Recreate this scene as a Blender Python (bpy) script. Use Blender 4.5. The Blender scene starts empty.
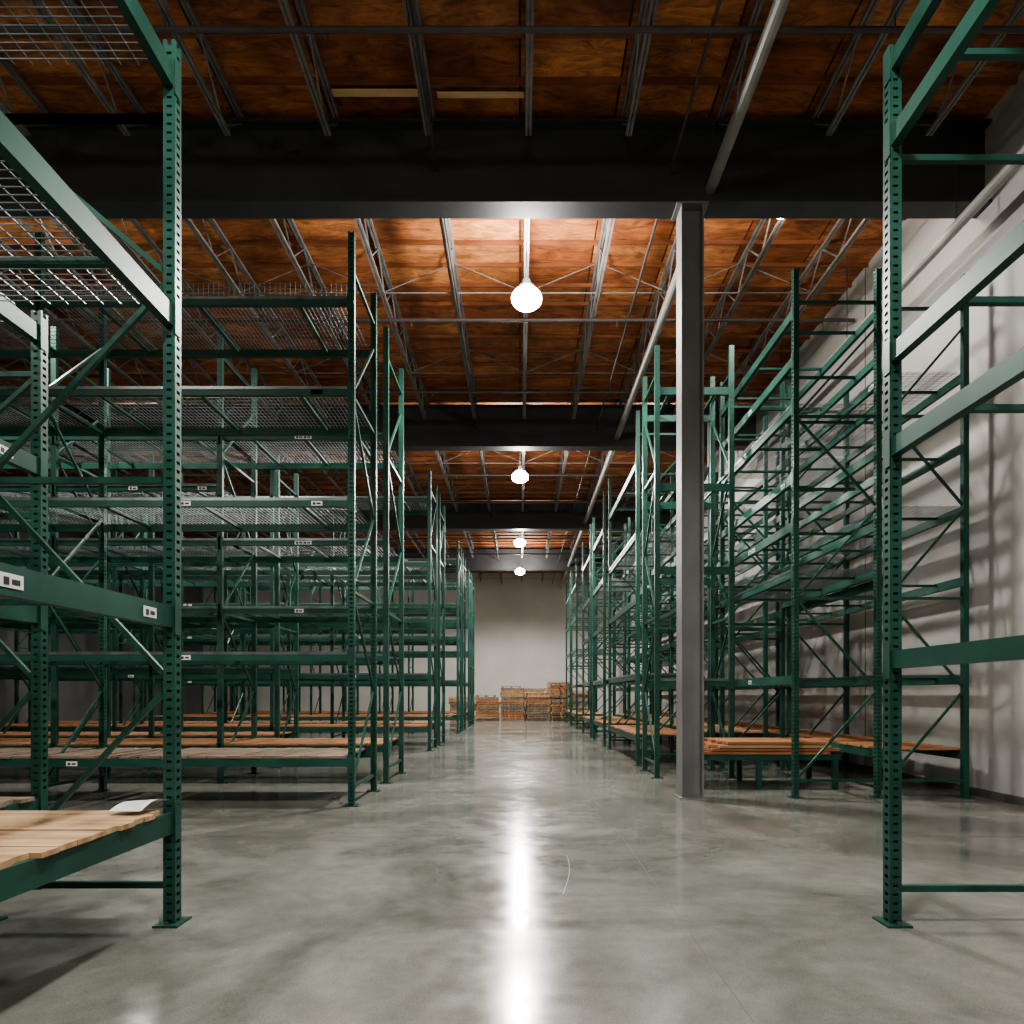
import bpy, math, random
from mathutils import Vector
random.seed(7)
S = bpy.context.scene
try: S.view_settings.look='AgX - Medium High Contrast'
except Exception as e: print(e)

# ---------------------------------------------------------------- materials
def mat_base(name, rough=0.5, metal=0.0):
    m = bpy.data.materials.new(name); m.use_nodes = True
    nt = m.node_tree; b = nt.nodes["Principled BSDF"]
    b.inputs["Roughness"].default_value = rough
    b.inputs["Metallic"].default_value = metal
    return m, nt, b

def noise_mat(name, c1, c2, scale=3.0, rough=(0.4,0.6), metal=0.0, bump=0.0, stretch=(1,1,1), detail=6, spec=0.5):
    m, nt, b = mat_base(name, rough[0], metal)
    tc = nt.nodes.new("ShaderNodeTexCoord"); mp = nt.nodes.new("ShaderNodeMapping")
    mp.inputs["Scale"].default_value = stretch
    n = nt.nodes.new("ShaderNodeTexNoise"); n.inputs["Scale"].default_value = scale
    n.inputs["Detail"].default_value = detail
    nt.links.new(tc.outputs["Object"], mp.inputs[0]); nt.links.new(mp.outputs[0], n.inputs["Vector"])
    cr = nt.nodes.new("ShaderNodeValToRGB")
    cr.color_ramp.elements[0].position = 0.3; cr.color_ramp.elements[1].position = 0.7
    cr.color_ramp.elements[0].color = (*c1,1); cr.color_ramp.elements[1].color = (*c2,1)
    nt.links.new(n.outputs["Fac"], cr.inputs[0]); nt.links.new(cr.outputs[0], b.inputs["Base Color"])
    mr = nt.nodes.new("ShaderNodeMapRange"); mr.inputs[3].default_value = rough[0]; mr.inputs[4].default_value = rough[1]
    nt.links.new(n.outputs["Fac"], mr.inputs[0]); nt.links.new(mr.outputs[0], b.inputs["Roughness"])
    b.inputs["Specular IOR Level"].default_value = spec
    if bump:
        bp = nt.nodes.new("ShaderNodeBump"); bp.inputs["Strength"].default_value = bump
        bp.inputs["Distance"].default_value = 0.02
        nt.links.new(n.outputs["Fac"], bp.inputs["Height"]); nt.links.new(bp.outputs[0], b.inputs["Normal"])
    return m

M_GREEN = noise_mat("green_paint", (0.014,0.056,0.042), (0.024,0.092,0.069), 2.5, (0.3,0.5), 0.1, spec=.35)
M_CORESHADE = noise_mat("post_core_shade", (0.004,0.02,0.015), (0.007,0.035,0.026), 3, (0.4,0.55), 0.1)  # darkened rack green, shade inside the hollow posts put into colour
M_WIRE = noise_mat("galvanised_wire", (0.15,0.18,0.18), (0.26,0.3,0.3), 5, (0.25,0.4), 0.8)
M_WOOD = noise_mat("pale_planks", (0.27,0.16,0.085), (0.54,0.36,0.20), 2.2, (0.6,0.8), 0, 0.2, (0.5,7,3))
M_WOOD2 = noise_mat("orange_planks", (0.25,0.10,0.045), (0.44,0.22,0.10), 2.2, (0.55,0.75), 0, 0.2, (0.6,6,3))
M_WOOD3 = noise_mat("grey_planks", (0.14,0.10,0.07), (0.28,0.22,0.16), 2.5, (0.6,0.8), 0, 0.2, (0.6,6,3))
M_LABEL = noise_mat("label_card", (0.6,0.6,0.58), (0.8,0.8,0.78), 8, (0.5,0.6))
M_BLACK = noise_mat("label_print_and_slot_shade", (0.01,0.01,0.01), (0.03,0.03,0.03), 8, (0.5,0.6))  # print on labels, also the painted shade in post slots
M_STEEL = noise_mat("girder_paint", (0.032,0.033,0.036), (0.048,0.049,0.052), 2, (0.5,0.65))
M_COL = noise_mat("column_paint", (0.15,0.15,0.15), (0.2,0.2,0.2), 2, (0.4,0.55))
M_JOIST = noise_mat("joist_paint", (0.12,0.115,0.11), (0.22,0.21,0.2), 4, (0.45,0.6))
M_PIPE = noise_mat("pipe_paint", (0.22,0.215,0.2), (0.32,0.31,0.29), 4, (0.35,0.5))
M_DARKPIPE = noise_mat("dark_pipe_paint", (0.045,0.04,0.04), (0.07,0.06,0.06), 4, (0.4,0.5))
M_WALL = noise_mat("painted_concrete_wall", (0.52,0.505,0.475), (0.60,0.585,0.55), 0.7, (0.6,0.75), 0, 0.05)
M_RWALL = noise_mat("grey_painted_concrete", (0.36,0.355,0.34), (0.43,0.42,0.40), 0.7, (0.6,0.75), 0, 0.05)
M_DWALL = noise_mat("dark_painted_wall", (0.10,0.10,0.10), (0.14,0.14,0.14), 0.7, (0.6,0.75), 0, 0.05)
M_ALU = noise_mat("lamp_housing", (0.05,0.05,0.05), (0.09,0.09,0.09), 5, (0.3,0.4), 0.5)
M_JOINT = noise_mat("floor_sawcut", (0.07,0.07,0.065), (0.1,0.1,0.095), 5, (0.5,0.7))
M_SCUFF = noise_mat("floor_scratch", (0.26,0.26,0.24), (0.38,0.38,0.36), 5, (0.4,0.6))

def emis(name, col, st):
    m, nt, b = mat_base(name); b.inputs["Emission Color"].default_value = (*col,1)
    b.inputs["Emission Strength"].default_value = st; return m
M_LAMP = emis("lamp_globe", (1,0.93,0.82), 90)

# floor
def floor_mat():
    m, nt, b = mat_base("polished_concrete", 0.2)
    L = nt.links.new; N = nt.nodes.new
    tc = N("ShaderNodeTexCoord")
    n1 = N("ShaderNodeTexNoise"); n1.inputs["Scale"].default_value = 0.6; n1.inputs["Detail"].default_value = 12; n1.inputs["Roughness"].default_value=0.62
    n1.inputs["Distortion"].default_value = 1.2
    n2 = N("ShaderNodeTexNoise"); n2.inputs["Scale"].default_value = 4; n2.inputs["Detail"].default_value = 10; n2.inputs["Roughness"].default_value=.68
    n3 = N("ShaderNodeTexNoise"); n3.inputs["Scale"].default_value = 110; n3.inputs["Detail"].default_value = 4
    for n in (n1,n2,n3): L(tc.outputs["Object"], n.inputs["Vector"])
    cr = N("ShaderNodeValToRGB"); e = cr.color_ramp.elements
    e[0].position=0.32; e[0].color=(0.115,0.117,0.104,1); e[1].position=0.68; e[1].color=(0.245,0.245,0.223,1)
    L(n1.outputs["Fac"], cr.inputs[0])
    mx = N("ShaderNodeMixRGB"); mx.blend_type='OVERLAY'; mx.inputs[0].default_value=0.4
    L(cr.outputs[0], mx.inputs[1]); L(n2.outputs["Fac"], mx.inputs[2])
    mx2 = N("ShaderNodeMixRGB"); mx2.blend_type='OVERLAY'; mx2.inputs[0].default_value=0.4
    L(mx.outputs[0], mx2.inputs[1]); L(n3.outputs["Fac"], mx2.inputs[2])
    L(mx2.outputs[0], b.inputs["Base Color"])
    ad = N("ShaderNodeMath"); ad.operation='ADD'
    L(n1.outputs["Fac"], ad.inputs[0]); L(n2.outputs["Fac"], ad.inputs[1])
    mr = N("ShaderNodeMapRange"); mr.inputs[1].default_value=0.7; mr.inputs[2].default_value=1.3
    mr.inputs[3].default_value=0.09; mr.inputs[4].default_value=0.24
    L(ad.outputs[0], mr.inputs[0]); L(mr.outputs[0], b.inputs["Roughness"])
    bp = N("ShaderNodeBump"); bp.inputs["Strength"].default_value=0.02; bp.inputs["Distance"].default_value=0.01
    L(n2.outputs["Fac"], bp.inputs["Height"]); L(bp.outputs[0], b.inputs["Normal"])
    return m
M_FLOOR = floor_mat()

def ceil_mat():
    m, nt, b = mat_base("plywood_roof_deck", 0.6)
    L = nt.links.new; N = nt.nodes.new
    tc = N("ShaderNodeTexCoord")
    br = N("ShaderNodeTexBrick"); br.inputs["Scale"].default_value=1.0
    br.inputs["Brick Width"].default_value=1.2; br.inputs["Row Height"].default_value=.61
    br.inputs["Mortar Size"].default_value=0.014; br.inputs["Color1"].default_value=(0,0,0,1); br.inputs["Color2"].default_value=(1,1,1,1)
    br.inputs["Mortar"].default_value=(0.5,0.5,0.5,1); br.offset=0.0
    L(tc.outputs["Object"], br.inputs["Vector"])
    cr = N("ShaderNodeValToRGB"); e = cr.color_ramp.elements
    e[0].color=(0.25,0.076,0.025,1); e[1].color=(0.52,0.215,0.078,1)
    L(br.outputs["Color"], cr.inputs[0])
    mp = N("ShaderNodeMapping"); mp.inputs["Scale"].default_value=(1.2,4,1)
    L(tc.outputs["Object"], mp.inputs[0])
    n = N("ShaderNodeTexNoise"); n.inputs["Scale"].default_value=1.6; n.inputs["Detail"].default_value=10; n.inputs["Roughness"].default_value=.7; n.inputs["Distortion"].default_value=1.6
    L(mp.outputs[0], n.inputs["Vector"])
    nc = N("ShaderNodeValToRGB"); nc.color_ramp.elements[0].position=.35; nc.color_ramp.elements[1].position=.65
    L(n.outputs["Fac"], nc.inputs[0])
    n2 = N("ShaderNodeTexNoise"); n2.inputs["Scale"].default_value=1.1; n2.inputs["Detail"].default_value=7
    L(tc.outputs["Object"], n2.inputs["Vector"])
    mx = N("ShaderNodeMixRGB"); mx.blend_type='OVERLAY'; mx.inputs[0].default_value=0.6
    L(cr.outputs[0], mx.inputs[1]); L(nc.outputs[0], mx.inputs[2])
    st = N("ShaderNodeValToRGB"); st.color_ramp.elements[0].position=0.36; st.color_ramp.elements[0].color=(0.35,0.28,0.25,1)
    st.color_ramp.elements[1].position=0.55; st.color_ramp.elements[1].color=(1,1,1,1)
    L(n2.outputs["Fac"], st.inputs[0])
    mu = N("ShaderNodeMixRGB"); mu.blend_type='MULTIPLY'; mu.inputs[0].default_value=0.75
    L(mx.outputs[0], mu.inputs[1]); L(st.outputs[0], mu.inputs[2])
    mo = N("ShaderNodeMixRGB"); mo.inputs[2].default_value=(0.03,0.012,0.006,1)
    L(br.outputs["Fac"], mo.inputs[0]); L(mu.outputs[0], mo.inputs[1])
    L(mo.outputs[0], b.inputs["Base Color"])
    return m
M_CEIL = ceil_mat()
M_PURLIN = noise_mat("purlin_timber", (0.14,0.045,0.018), (0.28,0.1,0.038), 2, (0.6,0.75), 0,0,(1,4,4))
M_PATCH = noise_mat("new_plywood", (0.65,0.42,0.2), (0.8,0.58,0.32), 2, (0.6,0.75), 0,0,(1,4,4))

# ---------------------------------------------------------------- mesh builder
class MB:
    def __init__(s, mats): s.v=[]; s.f=[]; s.m=[]; s.mats=mats
    def box(s,x0,x1,y0,y1,z0,z1,m=0):
        i=len(s.v)
        s.v += [(x0,y0,z0),(x1,y0,z0),(x1,y1,z0),(x0,y1,z0),(x0,y0,z1),(x1,y0,z1),(x1,y1,z1),(x0,y1,z1)]
        s.f += [(i,i+3,i+2,i+1),(i+4,i+5,i+6,i+7),(i,i+1,i+5,i+4),(i+1,i+2,i+6,i+5),(i+2,i+3,i+7,i+6),(i+3,i,i+4,i+7)]
        s.m += [m]*6
    def bar(s,p,q,w,h,m=0,up=(0,0,1)):
        p=Vector(p); q=Vector(q); d=(q-p).normalized(); u=Vector(up)
        if abs(d.dot(u))>0.98: u=Vector((0,1,0))
        a=d.cross(u).normalized()*w/2; b=a.cross(d).normalized()*h/2
        i=len(s.v)
        for c in (p,q):
            for k in (-a-b, a-b, a+b, -a+b): s.v.append(tuple(c+k))
        s.f += [(i,i+1,i+2,i+3)[::-1],(i+4,i+5,i+6,i+7),(i,i+1,i+5,i+4),(i+1,i+2,i+6,i+5),(i+2,i+3,i+7,i+6),(i+3,i,i+4,i+7)]
        s.m += [m]*6
    def tube(s,p,q,r,m=0,n=12):
        p=Vector(p); q=Vector(q); d=(q-p).normalized(); u=Vector((0,0,1))
        if abs(d.dot(u))>0.98: u=Vector((0,1,0))
        a=d.cross(u).normalized(); b=a.cross(d).normalized(); i=len(s.v)
        for c in (p,q):
            for k in range(n):
                t=2*math.pi*k/n; s.v.append(tuple(c+(a*math.cos(t)+b*math.sin(t))*r))
        for k in range(n):
            k2=(k+1)%n; s.f.append((i+k,i+k2,i+n+k2,i+n+k)); s.m.append(m)
        s.f.append(tuple(range(i+n-1,i-1,-1))); s.m.append(m)
        s.f.append(tuple(range(i+n,i+2*n))); s.m.append(m)
    def build(s,name,parent=None):
        me=bpy.data.meshes.new(name); me.from_pydata(s.v,[],s.f)
        for m in s.mats: me.materials.append(m)
        me.polygons.foreach_set("material_index", s.m); me.update()
        o=bpy.data.objects.new(name,me); S.collection.objects.link(o)
        if parent: o.parent=parent
        return o

RM=[M_GREEN,M_WIRE,M_WOOD,M_WOOD2,M_WOOD3,M_LABEL,M_BLACK,M_CORESHADE]
G,W,P1,P2,P3,LB,BK,DG=range(8)

def rack(name, orient, us, v0, v1, H, levels, detail=1, front=-1, labels=0.5, brace='full', bh=.115, net=None):
    """us: upright positions along rack; v0,v1 depth; levels: (z, deck, [bays])"""
    mb=MB(RM); X=(orient=='x')
    def B(u0,u1,a0,a1,z0,z1,m=0):
        if X: mb.box(u0,u1,a0,a1,z0,z1,m)
        else: mb.box(a0,a1,u0,u1,z0,z1,m)
    def R(p,q,w,h,m=0):
        f=(lambda t:(t[0],t[1],t[2])) if X else (lambda t:(t[1],t[0],t[2]))
        mb.bar(f(p),f(q),w,h,m)
    hw=0.038; hd=0.034
    for u in us:
        for v in (v0,v1):
            if detail>=2:
                t=0.02
                for su in (-1,1):
                    for sv in (-1,1):
                        cu=u+su*(hw-t/2); cv=v+sv*(hd-t/2)
                        B(cu-t/2,cu+t/2,cv-t/2,cv+t/2,0,H)
                z=0.03
                while z<H-0.04:
                    B(u-hw+t,u+hw-t,v-hd,v-hd+.003,z,z+.03)
                    B(u-hw+t,u+hw-t,v+hd-.003,v+hd,z,z+.03)
                    B(u-hw,u-hw+.003,v-hd+t,v+hd-t,z,z+.036)
                    B(u+hw-.003,u+hw,v-hd+t,v+hd-t,z,z+.036)
                    z+=0.05
                B(u-.016,u+.016,v-.012,v+.012,0,H,DG)  # dark core bar, painted shade seen through the post holes
            else:
                B(u-hw,u+hw,v-hd,v+hd,0,H)
                if detail==1:
                    z=0.05
                    while z<H-.05:
                        for su in (-1,1):
                            B(u+su*.016-.008,u+su*.016+.008,v-hd-.001,v+hd+.001,z,z+.022,BK)  # black blocks imitate the shade inside the punched slots
                        z+=0.1
            B(u-.09,u+.09,v-.07,v+.07,0,.012)
            if detail>=2:
                for s1 in (-1,1):
                    B(u+s1*.068-.01,u+s1*.068+.01,v-.01,v+.01,.012,.03,W)
        if brace=='min':
            for z in (.2,H-.62): R((u,v0,z),(u,v1,z),.035,.035,G)
            continue
        z=0.22; k=0
        R((u,v0,z),(u,v1,z),.035,.035,G)
        while z<H-0.9:
            dz=min(1.15,H-.42-z)
            a,b=(v0,v1) if k%2==0 else (v1,v0)
            R((u,a,z),(u,b,z+dz),.028,.028,G)
            z+=dz; k+=1
            if k%2==0: R((u,v0,z),(u,v1,z),.035,.035,G)
        R((u,v0,H-.42),(u,v1,H-.42),.035,.035,G)
    if net:
        n0,n1,sp=net; vv=v0+.03
        a=us[0]; b=us[-1]; u=a
        while u<b: B(u-.002,u+.002,vv-.002,vv+.002,n0,n1,W); u+=sp
        z=n0
        while z<=n1: B(a,b,vv-.002,vv+.002,z,z+.004,W); z+=sp
    for (z,deck,bays) in levels:
        for i in range(len(us)-1):
            if bays is not None and i not in bays: continue
            a=us[i]+hw; b=us[i+1]-hw
            for v,s in ((v0,-1),(v1,1)):
                B(a,b,v-.026,v+.026,z-bh,z-.03)
                B(a,b,v-.026 if s<0 else v-.005,v+.005 if s<0 else v+.026,z-.03,z)
                for e in (a,b):
                    sg=1 if e==a else -1
                    e0,e1=sorted((e-sg*.055,e+sg*.008))
                    f0,f1=sorted((v+s*(hd+.001),v+s*(hd+.006)))
                    B(e0,e1,f0,f1,z-.16,z+.035)
                if random.random()<labels and s==front:
                    for _ in range(random.choice((1,2))):
                        lu=a+(b-a)*random.choice((.08,.45,.5,.88)); f0,f1=sorted((v+s*.026,v+s*.029))
                        B(lu,lu+.13,f0,f1,z-.09,z-.035,LB)
                        g0,g1=sorted((v+s*.029,v+s*.0305))
                        B(lu+.02,lu+.05,g0,g1,z-.08,z-.05,BK); B(lu+.065,lu+.11,g0,g1,z-.075,z-.055,BK)
            n=3
            for k in range(n):
                c=a+(b-a)*(k+.5)/n
                B(c-.02,c+.02,v0+.02,v1-.02,z-.05,z-.02,G)
            if deck=='mesh':
                st=.05 if detail>=1 else .1
                u=a+.03
                while u<b-.02:
                    B(u-.0025,u+.0025,v0-.01,v1+.01,z-.002,z+.003,W); u+=st*1.0
                v=v0
                while v<=v1+.01:
                    B(a,b,v-.0028,v+.0028,z+.003,z+.008,W); v+=.1
                B(a,b,v0-.032,v0-.027,z-.03,z+.003,W)
            elif deck in ('w1','w2','w3'):
                mi={'w1':P1,'w2':P2,'w3':P3}[deck]
                u=a+.01
                while u<b-.12:
                    wd=random.uniform(.09,.15)
                    o=random.uniform(-.03,.03); t=random.uniform(.022,.03)
                    if random.random()<.95: B(u,u+wd-.006,v0-.02+o,v1+.02+o,z,z+t,mi)
                    u+=wd
    return mb.build(name)

# ---------------------------------------------------------------- shell
FY=43.0; XR=5.9; XL=-19.0; YB=-7.0; CZ=8.62
def shell(name,x0,x1,y0,y1,z0,z1,m):
    mb=MB([m]); mb.box(x0,x1,y0,y1,z0,z1); return mb.build(name)
fl=shell("floor",XL-.2,XR+.2,YB-.2,FY+.2,-.2,0,M_FLOOR)
shell("ceiling",XL-.2,XR+.2,YB-.2,FY+.2,CZ,CZ+.2,M_CEIL)
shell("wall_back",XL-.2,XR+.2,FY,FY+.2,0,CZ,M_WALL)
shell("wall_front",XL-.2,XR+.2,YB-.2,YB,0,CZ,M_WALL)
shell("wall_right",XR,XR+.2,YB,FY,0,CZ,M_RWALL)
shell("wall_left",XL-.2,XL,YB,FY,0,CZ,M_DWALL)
bb=MB([M_JOINT]); bb.box(XR-.02,XR,YB,FY,0,.1); bb.build("baseboard_right")
mb=MB([M_JOINT])
for x in (.93,-5.2): mb.box(x-.002,x+.002,YB,FY,0,.0012)
for y in (2.0,6.6,11.2,15.8,20.4,25,29.6,34.2): mb.box(XL,XR,y-.002,y+.002,0,.0012)
mb.build("floor_joints",fl)
mb=MB([M_SCUFF])
pts=[(.28+.10*math.sin(t*1.9),4.7+1.15*t) for t in [i/14 for i in range(15)]]
for (a,b),(c_,d_) in zip(pts[:-1],pts[1:]): mb.bar((a,b,.0004),(c_,d_,.0004),.0035,.0006)
mb.build("floor_scuff",fl)
mb=MB([M_JOINT])
for y in (3.5,12.3,21.1,29.9): mb.box(XR-.004,XR,y-.012,y+.012,.1,CZ)
mb.build("trim_1")

# girders and columns
GY=[.3,9.15,18.0,26.85,35.7]
for y in GY:
    mb=MB([M_STEEL]); z0,z1=7.46,8.5
    mb.box(XL,XR,y-.16,y+.16,z0,z0+.035); mb.box(XL,XR,y-.16,y+.16,z1-.035,z1); mb.box(XL,XR,y-.012,y+.012,z0+.035,z1-.035)
    mb.build("roof_girder")
    for cx in (2.16,-14.2):
        if cx>0 and y>10: continue
        mb=MB([M_COL]); w=.14
        mb.box(cx-w,cx-w+.02,y-.15,y+.15,.02,z0); mb.box(cx+w-.02,cx+w,y-.15,y+.15,.02,z0); mb.box(cx-w+.02,cx+w-.02,y-.009,y+.009,.02,z0)
        mb.box(cx-.17,cx+.17,y-.2,y+.2,0,.02); mb.box(cx-.2,cx+.2,y-.17,y+.17,z0-.02,z0)
        for s in (-1,1):
            for t in (-1,1): mb.tube((cx+s*.1,y+t*.18,.02),(cx+s*.1,y+t*.18,.05),.012)
        mb.build("steel_column")
# joists
mb=MB([M_JOIST])
ys=[YB]+GY+[FY]
jx=[0.1+1.2*k for k in range(-15,5)]
for X0 in jx:
    for a,b in zip(ys[:-1],ys[1:]):
        a2=a+.02; b2=b-.02
        for s in (-1,1):
            mb.box(X0+s*.022-.016,X0+s*.022+.016,a2,b2,CZ-.1,CZ-.06)
            mb.box(X0+s*.022-.016,X0+s*.022+.016,a2+.5,b2-.5,CZ-.62,CZ-.58)
        n=max(2,int((b2-a2)/.62)); 
        if n%2: n+=1
        for k in range(n):
            ya=a2+(b2-a2)*k/n; yb=a2+(b2-a2)*(k+1)/n
            za,zb=(CZ-.08,CZ-.6) if k%2==0 else (CZ-.6,CZ-.08)
            mb.bar((X0,ya,za),(X0,yb,zb),.02,.02)
for y in [g+d for g in ys[:-1] for d in (2.9,5.9)]:
    mb.box(jx[0],jx[-1]+.5,y-.008,y+.008,CZ-.6,CZ-.585)
    for i in range(len(jx)-1):
        if i%2: mb.bar((jx[i],y,CZ-.59),(jx[i+1],y,CZ-.09),.012,.012)
        else: mb.bar((jx[i],y,CZ-.09),(jx[i+1],y,CZ-.59),.012,.012)
mb.build("roof_joists")
mb=MB([M_PURLIN])
y=YB+.3
while y<FY:
    mb.box(XL,XR,y-.022,y+.022,CZ-.06,CZ); y+=.61
mb.build("roof_purlins")
mb=MB([M_PATCH])
for (x0,x1,y0,y1) in ((-2.3,-1.2,8.62,8.72),(-1.0,.05,8.66,8.74),(2.75,3.0,9.7,10.9),(3.1,3.9,10.6,10.9),(-3.6,-2.7,7.4,7.5)):
    mb.box(x0,x1,y0,y1,CZ-.075,CZ-.061)
mb.build("roof_patch_boards")

# pipes
mb=MB([M_PIPE,M_DARKPIPE])
mb.tube((2.42,YB+.05,7.72),(2.42,FY-.05,7.72),.07,0)
for y in [YB+1+3*k for k in range(17)]:
    mb.tube((2.42,y,7.7),(2.42,y,CZ-.1),.01,1,6)
mb.build("sprinkler_main")
mb=MB([M_PIPE,M_DARKPIPE])
mb.tube((5.45,YB+.05,7.15),(5.45,FY-.05,7.15),.07,0)
for y in [YB+1+3*k for k in range(17)]: mb.tube((5.45,y,7.15),(5.45,y,CZ),.01,1,6)
mb.build("wall_pipe")
mb=MB([M_DARKPIPE])
for y in (7.1,3.6,12.6,15.6,21.5,24.5,30.3,33.5):
    mb.tube((XL+.05,y,7.86),(XR-.05,y,7.86),.03,0)
    for X0 in jx[::2]: mb.tube((X0,y,7.86),(X0,y,8.05),.008,0,6)
    for X0 in jx[1::3]: mb.tube((X0+.4,y,7.86),(X0+.4,y,7.74),.012,0,6)
mb.tube((-1.05,YB+.05,7.95),(-1.05,FY-.05,7.95),.02,0); mb.tube((1.9,YB+.05,7.9),(1.9,FY-.05,7.9),.02,0)
mb.build("sprinkler_branch_pipes")

# ---------------------------------------------------------------- lamps
def lamp(x,y,z,power,up,spot=165,soft=.15):
    e=bpy.data.objects.new("high_bay_or_fill_lamp",None); S.collection.objects.link(e); e.location=(x,y,z)  # aisle lamps and the added unseen fill lamps alike
    bpy.ops.mesh.primitive_uv_sphere_add(segments=32,ring_count=18,radius=.23,location=(0,0,0))
    g=bpy.context.object; g.name="globe"; g.data.materials.append(M_LAMP); g.parent=e
    g.scale=(1,1,.7); bpy.ops.object.shade_smooth()
    mb=MB([M_ALU]); n=24
    prof=[(.03,.3),(.06,.28),(.07,.2),(.12,.19),(.14,.15),(.135,.14),(.03,.15)]
    for r,zz in prof:
        for k in range(n): mb.v.append((r*math.cos(2*math.pi*k/n),r*math.sin(2*math.pi*k/n),zz))
    for j in range(len(prof)-1):
        for k in range(n):
            k2=(k+1)%n; mb.f.append((j*n+k,j*n+k2,(j+1)*n+k2,(j+1)*n+k)); mb.m.append(0)
    top=CZ-.1-z
    mb.tube((0,0,.27),(0,0,top),.012)
    h=mb.build("housing",e)
    def L(nm,typ,en,loc,**k):
        l=bpy.data.lights.new(nm,typ); l.energy=en; l.color=(1,.965,.91)
        for a,b in k.items(): setattr(l,a,b)
        o=bpy.data.objects.new(nm,l); S.collection.objects.link(o); o.parent=e; o.location=loc
        return o
    L("bulb",'SPOT',power,(0,0,-.22),shadow_soft_size=soft,spot_size=math.radians(spot),spot_blend=.35)
    if up: L("bulb_upper",'POINT',up,(.0,-.36,.0),shadow_soft_size=.15)
for (x,y,p,u) in ((.1,10.9,1300,650),(.0,19.8,1200,480),(0,28.4,1300,330),(0,35.0,2300,450)):
    lamp(x,y,7.3,p,u)
lamp(.1,1.8,7.3,1400,140,150,.3)
for y in (9.8,27.5): lamp(-7.5,y,8.0,1400,0,soft=.25)  # added fill for the left racks, kept out of sight behind girders
lamp(-9.8,18.7,8.0,1500,0,soft=.25)  # another added left fill, hidden by its girder
for y in (9.8,18.7): lamp(3.6,y,8.0,330,0,soft=.5)  # weak fill added to light the right racks, hidden behind girders
lamp(-6.5,2.0,7.3,1300,80,150,.25); lamp(2.6,-2.5,7.3,500,50,150,.5)  # added fill outside the view, brightens the near racks on both sides

# ---------------------------------------------------------------- racks LEFT
rack("pallet_rack",'y',[1.3,4.1],-3.05,-1.98,5.0,[(.64,'w1',None),(1.8,'mesh',None),(3.5,'mesh',None),(4.85,'mesh',None)],2,front=1,labels=1,bh=.12,net=(3.5,4.95,.1))
rack("pallet_rack",'y',[1.6,4.9],-4.35,-3.27,3.9,[(.6,'w3',None),(1.9,'mesh',None),(2.9,'mesh',None),(3.8,'mesh',None)],2,front=1)
LV=[(.56,'w3',None),(1.8,'mesh',None),(3.6,'mesh',None),(4.9,'mesh',None),(5.95,'mesh',None)]
LV2=[(.56,'w2',None),(1.9,'mesh',None),(2.6,'mesh',None),(3.6,'mesh',None),(4.4,'mesh',[1,2]),(5.15,'mesh',None)]
rack("pallet_rack",'x',[-12.9,-9.26,-5.62,-1.97],8.43,9.7,6.71,LV,2,labels=.9,bh=.1,net=(5.95,6.15,.06))
rack("pallet_rack",'x',[-11.75,-9.3,-6.85,-4.41,-1.97],10.6,11.95,6.71,LV2,1,bh=.1)
rack("pallet_rack",'x',[-12.5,-9.5,-6.6,-4.35],12.9,14.0,5.6,[(.56,'w2',None),(1.8,'mesh',None),(2.7,'mesh',None),(3.9,'mesh',None)],1,bh=.1)
yy=16.7
k=0
while yy<34:
    LVa=[(.56,random.choice(('w3','w2','w1')),None),(1.8,'mesh',None),(3.1+.2*(k%2),'mesh',None),(4.4,'mesh',None),(5.9,'mesh',None)]
    rack("pallet_rack",'x',[-13.0,-9.4,-5.75,-2.1],yy,yy+1.2,6.5,LVa,1 if yy<20 else 0)
    rack("pallet_rack",'x',[-13.0,-10.3,-7.6,-4.85,-2.1],yy+1.9,yy+3.1,6.5,LVa[:4],0)
    yy+=7.6 if k==0 else 5.2; k+=1

# ---------------------------------------------------------------- racks RIGHT
rack("pallet_rack",'y',[1.0,4.1],2.12,3.19,4.97,[(1.55,None,None),(2.75,None,None),(3.28,None,None),(4.5,None,None),(4.93,None,None)],2,front=-1,brace='min',labels=0,bh=.1)
rack("pallet_rack",'y',[9.1,12.4,15.7,19.0,22.3,25.6,28.9,32.2],4.64,5.62,6.6,[(.6,'w2',None),(1.55,'mesh',None),(2.8,None,None),(3.7,'mesh',None),(4.5,None,None),(5.4,'mesh',None)],1,front=-1)
rack("pallet_rack",'x',[2.14,3.3],11.25,12.35,6.75,[(1.55,'mesh',None),(3.3,None,None),(4.6,None,None),(6.1,None,None)],1)
rack("pallet_rack",'y',[9.1,12.4],3.48,4.52,6.68,[(1.55,None,None),(2.9,'mesh',None),(3.5,None,None),(4.1,None,None),(5.0,'mesh',None),(5.6,None,None),(6.2,None,None)],2,front=-1)
rack("pallet_rack",'y',[13.2,16.5,19.8,23.1,26.4],3.48,4.5,6.4,[(.6,'w1',None),(1.55,'mesh',None),(2.5,None,None),(3.4,'mesh',None),(4.3,None,None),(5.3,None,None)],0,front=-1)
for yy in (13.2,18.4,21.9,27.4,30.8):
    L_=2.7 if yy>14 else 4.1
    rack("pallet_rack",'y',[yy,yy+L_],2.16,3.2,6.5,[(.56,random.choice(('w2','w1')),None),(1.7,'mesh',None),(3.1,None,None),(4.3,'mesh',None),(5.6,None,None)],1 if yy<19 else 0)
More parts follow.
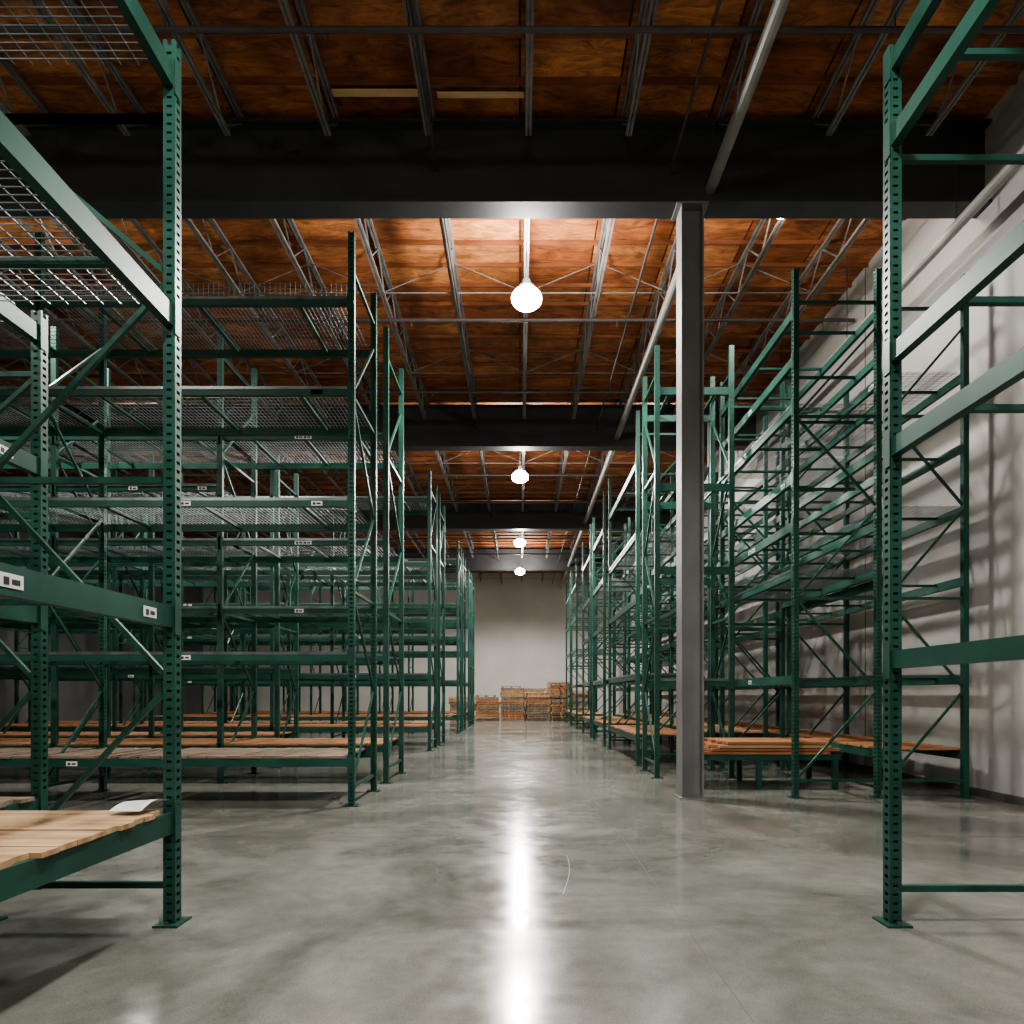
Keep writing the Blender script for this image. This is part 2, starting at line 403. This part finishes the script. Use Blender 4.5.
# low stand carrying planks
mb=MB([M_WOOD2,M_WOOD,M_GREEN])
for x in (2.5,3.3,4.35):
    for y in (9.95,10.85): mb.box(x-.035,x+.035,y-.035,y+.035,0,.4,2)
for y in (9.95,10.85): mb.box(2.4,4.42,y-.03,y+.03,.4,.48,2)
for j in range(4):
    y=9.9
    while y<10.85:
        w=random.uniform(.1,.16); x0=2.45+random.uniform(-.1,.1)+.12*j; x1=4.42+random.uniform(-.2,.0)
        mb.box(x0,x1,y,y+w-.01,.482+j*.045,.482+j*.045+.036,random.choice((0,0,0,0,1))); y+=w
mb.build("plank_bundle")

# ---------------------------------------------------------------- pallets
def pallet(mb,cx,cy,z,w,d,m,j):
    cx+=random.uniform(-j,j); cy+=random.uniform(-j,j)
    for s in (-1,0,1): mb.box(cx-w/2,cx+w/2,cy+s*(d/2-.04)-.04,cy+s*(d/2-.04)+.04,z+.018,z+.096,m)
    for k in range(7):
        x=cx-w/2+(w-.12)*k/6; mb.box(x,x+.12,cy-d/2,cy+d/2,z+.096,z+.116,m)
        if k%2==0: mb.box(x,x+.12,cy-d/2,cy+d/2,z,z+.018,m)
def stack(x,y,n,w=1.2,mi=0,rot=False):
    mb=MB([M_WOOD,M_WOOD2,M_WOOD3])
    for k in range(n):
        pallet(mb,0,0,k*.118,w,1.0,random.choice((mi,mi,2,2,1)),.05)
    o=mb.build("pallet_stack"); o.location=(x,y,0); o.rotation_euler=(0,0,math.pi/2 if rot else random.uniform(-.06,.06))
for x,y,n,r in ((-1.6,36.3,10,0),(-.35,36.0,14,0),(.88,36.3,12,0),(2.05,36.0,16,1),(-.5,38.0,15,1),(.75,38.0,14,0),(2.0,38.1,17,0),(-1.85,38.1,11,1),(3.3,38,13,0),(-3.1,38,10,0)): stack(x,y,n,1.12,0,r)

# paper sheet on the near deck
mb=MB([M_LABEL]); n=8
for i in range(n+1):
    for j in range(2):
        mb.v.append((-2.16+.17*j+.02*i/n, 3.78+.26*i/n, .69+.03*math.sin(i/n*3.1)+.02*j*(i/n)))
for i in range(n): mb.f.append((2*i,2*i+1,2*i+3,2*i+2)); mb.m.append(0)
o=mb.build("paper_sheet")

# ---------------------------------------------------------------- world, camera
w=bpy.data.worlds.new("world"); S.world=w; w.use_nodes=True
w.node_tree.nodes["Background"].inputs[0].default_value=(.6,.65,.7,1); w.node_tree.nodes["Background"].inputs[1].default_value=.1
c=bpy.data.cameras.new("camera"); co=bpy.data.objects.new("camera",c); S.collection.objects.link(co)
co.location=(0,0,1.3); co.rotation_euler=(math.pi/2,0,0)
c.sensor_width=36; c.lens=36*720/1024; c.shift_x=-(520-512)/1024; c.shift_y=(695-512)/1024
c.clip_end=200; S.camera=co
